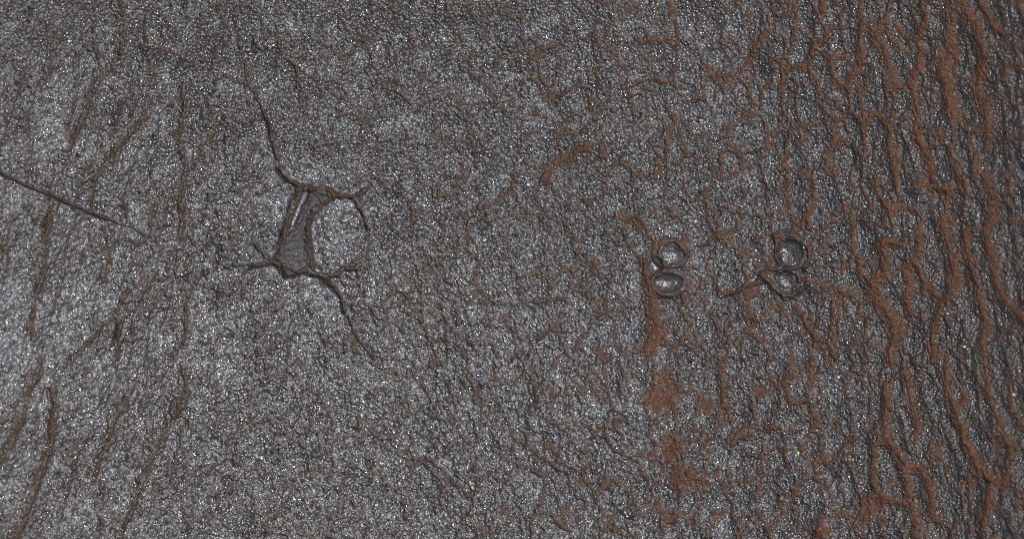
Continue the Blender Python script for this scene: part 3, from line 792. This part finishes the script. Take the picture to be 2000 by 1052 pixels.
# edge and underside of the hide, so that it is a solid slab outside the picture
def rim():
    top = []
    J = NX * NY
    bnd = list(range(0, NX)) + [j * NX + NX - 1 for j in range(1, NY)] + [(NY - 1) * NX + i for i in range(NX - 2, -1, -1)] + [j * NX for j in range(NY - 2, 0, -1)]
    bnd = bnd[::3]
    v = []; f = []; n = len(bnd)
    for b in bnd: v.append(tuple(float(t) for t in co[b]))
    zmin = float(co[:, 2].min()) - .006
    for b in bnd: v.append((float(co[b, 0]), float(co[b, 1]), zmin))
    for i in range(n):
        q = (i + 1) % n; f.append((i, q, n + q, n + i))
    f.append(tuple(range(2 * n - 1, n - 1, -1)))
    me = bpy.data.meshes.new('cut_edge'); me.from_pydata(v, [], f); me.update()
    m = bpy.data.materials.new('raw_leather'); m.use_nodes = True
    nt = m.node_tree; b = nt.nodes['Principled BSDF']; b.inputs['Roughness'].default_value = .9
    nq = nt.nodes.new('ShaderNodeTexNoise'); nq.inputs['Scale'].default_value = 900
    cr = nt.nodes.new('ShaderNodeValToRGB'); cr.color_ramp.elements[0].color = (.06, .035, .02, 1); cr.color_ramp.elements[1].color = (.18, .1, .055, 1)
    nt.links.new(nq.outputs['Fac'], cr.inputs[0]); nt.links.new(cr.outputs[0], b.inputs['Base Color'])
    me.materials.append(m)
    o = bpy.data.objects.new('cut_edge', me); col.objects.link(o); o.parent = hide
rim()

# ------------------------------------------------------------------ loose grit lying on the hide
def flat_mat(name, c, r):
    m = bpy.data.materials.new(name); m.use_nodes = True; nt = m.node_tree; b = nt.nodes['Principled BSDF']
    nq = nt.nodes.new('ShaderNodeTexNoise'); nq.inputs['Scale'].default_value = 3000
    cr = nt.nodes.new('ShaderNodeValToRGB')
    cr.color_ramp.elements[0].color = tuple(t * .6 for t in c) + (1,); cr.color_ramp.elements[1].color = tuple(c) + (1,)
    nt.links.new(nq.outputs['Fac'], cr.inputs[0]); nt.links.new(cr.outputs[0], b.inputs['Base Color'])
    b.inputs['Roughness'].default_value = r; return m
MW = flat_mat('pale_grit', (.5, .49, .45), .5); MY = flat_mat('yellow_grit', (.62, .62, .18), .5)
GR = [(1885, 676, 4, 3, 'white speck alone on the dark lower part of the right side', 0), (1978, 770, 4.4, 3.2, 'white speck close to the right edge below the middle', 0),
      (1558, 883, 3.4, 3.8, 'pale yellow-green speck in the lower right', 1), (1637, 736, 4, 3.6, 'cream speck in a bright grain cluster on the lower right', 0),
      (1477, 506, 3, 2.2, 'white speck left of the half-worn stamped figure', 0), (1359, 432, 4, 4, 'cream speck above right of the complete stamped figure', 0),
      (1273, 233, 2.6, 2.4, 'white speck in the upper middle above the stamped figures', 0), (475, 449, 3.2, 2.8, 'cream speck just left of the big stamped letter', 0),
      (280, 825, 3.4, 2.4, 'white speck in the lower left between dark streaks', 0), (1084, 792, 2.4, 4.6, 'upright white fleck in the lower middle', 0),
      (748, 903, 4, 3, 'white round speck low in the left middle', 0), (734, 749, 3.2, 2.4, 'white speck below the long crack from the letter', 0),
      (873, 770, 3.4, 2.6, 'white speck right of a rusty patch in the lower middle', 0), (708, 810, 2.8, 5.5, 'upright white fleck below the letter', 0),
      (629, 690, 3, 2.6, 'white speck under the lower left of the letter', 0), (1853, 611, 4, 2.6, 'small pale speck on the right side below the middle', 0)]
icov = []
phi = (1 + 5 ** .5) / 2
for a in (-1, 1):
    for b in (-phi, phi): icov += [(a, b, 0), (0, a, b), (b, 0, a)]
icov = np.array(icov) / math.hypot(1, phi)
import bmesh
for i, (x, y, rx, ry, lb, my) in enumerate(GR):
    rx *= .85; ry *= .85
    me = bpy.data.meshes.new('grit'); bm = bmesh.new()
    bmesh.ops.create_icosphere(bm, subdivisions=2, radius=1)
    rs = np.random.RandomState(50 + i)
    for v in bm.verts:
        d = .62 + .6 * rs.rand(); v.co = Vector((v.co.x * rx * S * d, v.co.y * ry * S * d, v.co.z * min(rx, ry) * .7 * S * d))
    bm.to_mesh(me); bm.free(); me.materials.append(MY if my else MW)
    o = bpy.data.objects.new('grit', me); col.objects.link(o)
    jx = int(np.argmin(abs(gx - x))); jy = int(np.argmin(abs(gy - y)))
    p = co[jy * NX + jx]; o.location = (float(p[0]), float(p[1]), float(p[2]) + .35 * min(rx, ry) * S)
    tag(o, lb, 'grit', 'pale specks of grit lying on the leather')
print('plates', len(big), 'verts', len(co), 'components', int((cnt > 45).sum()))
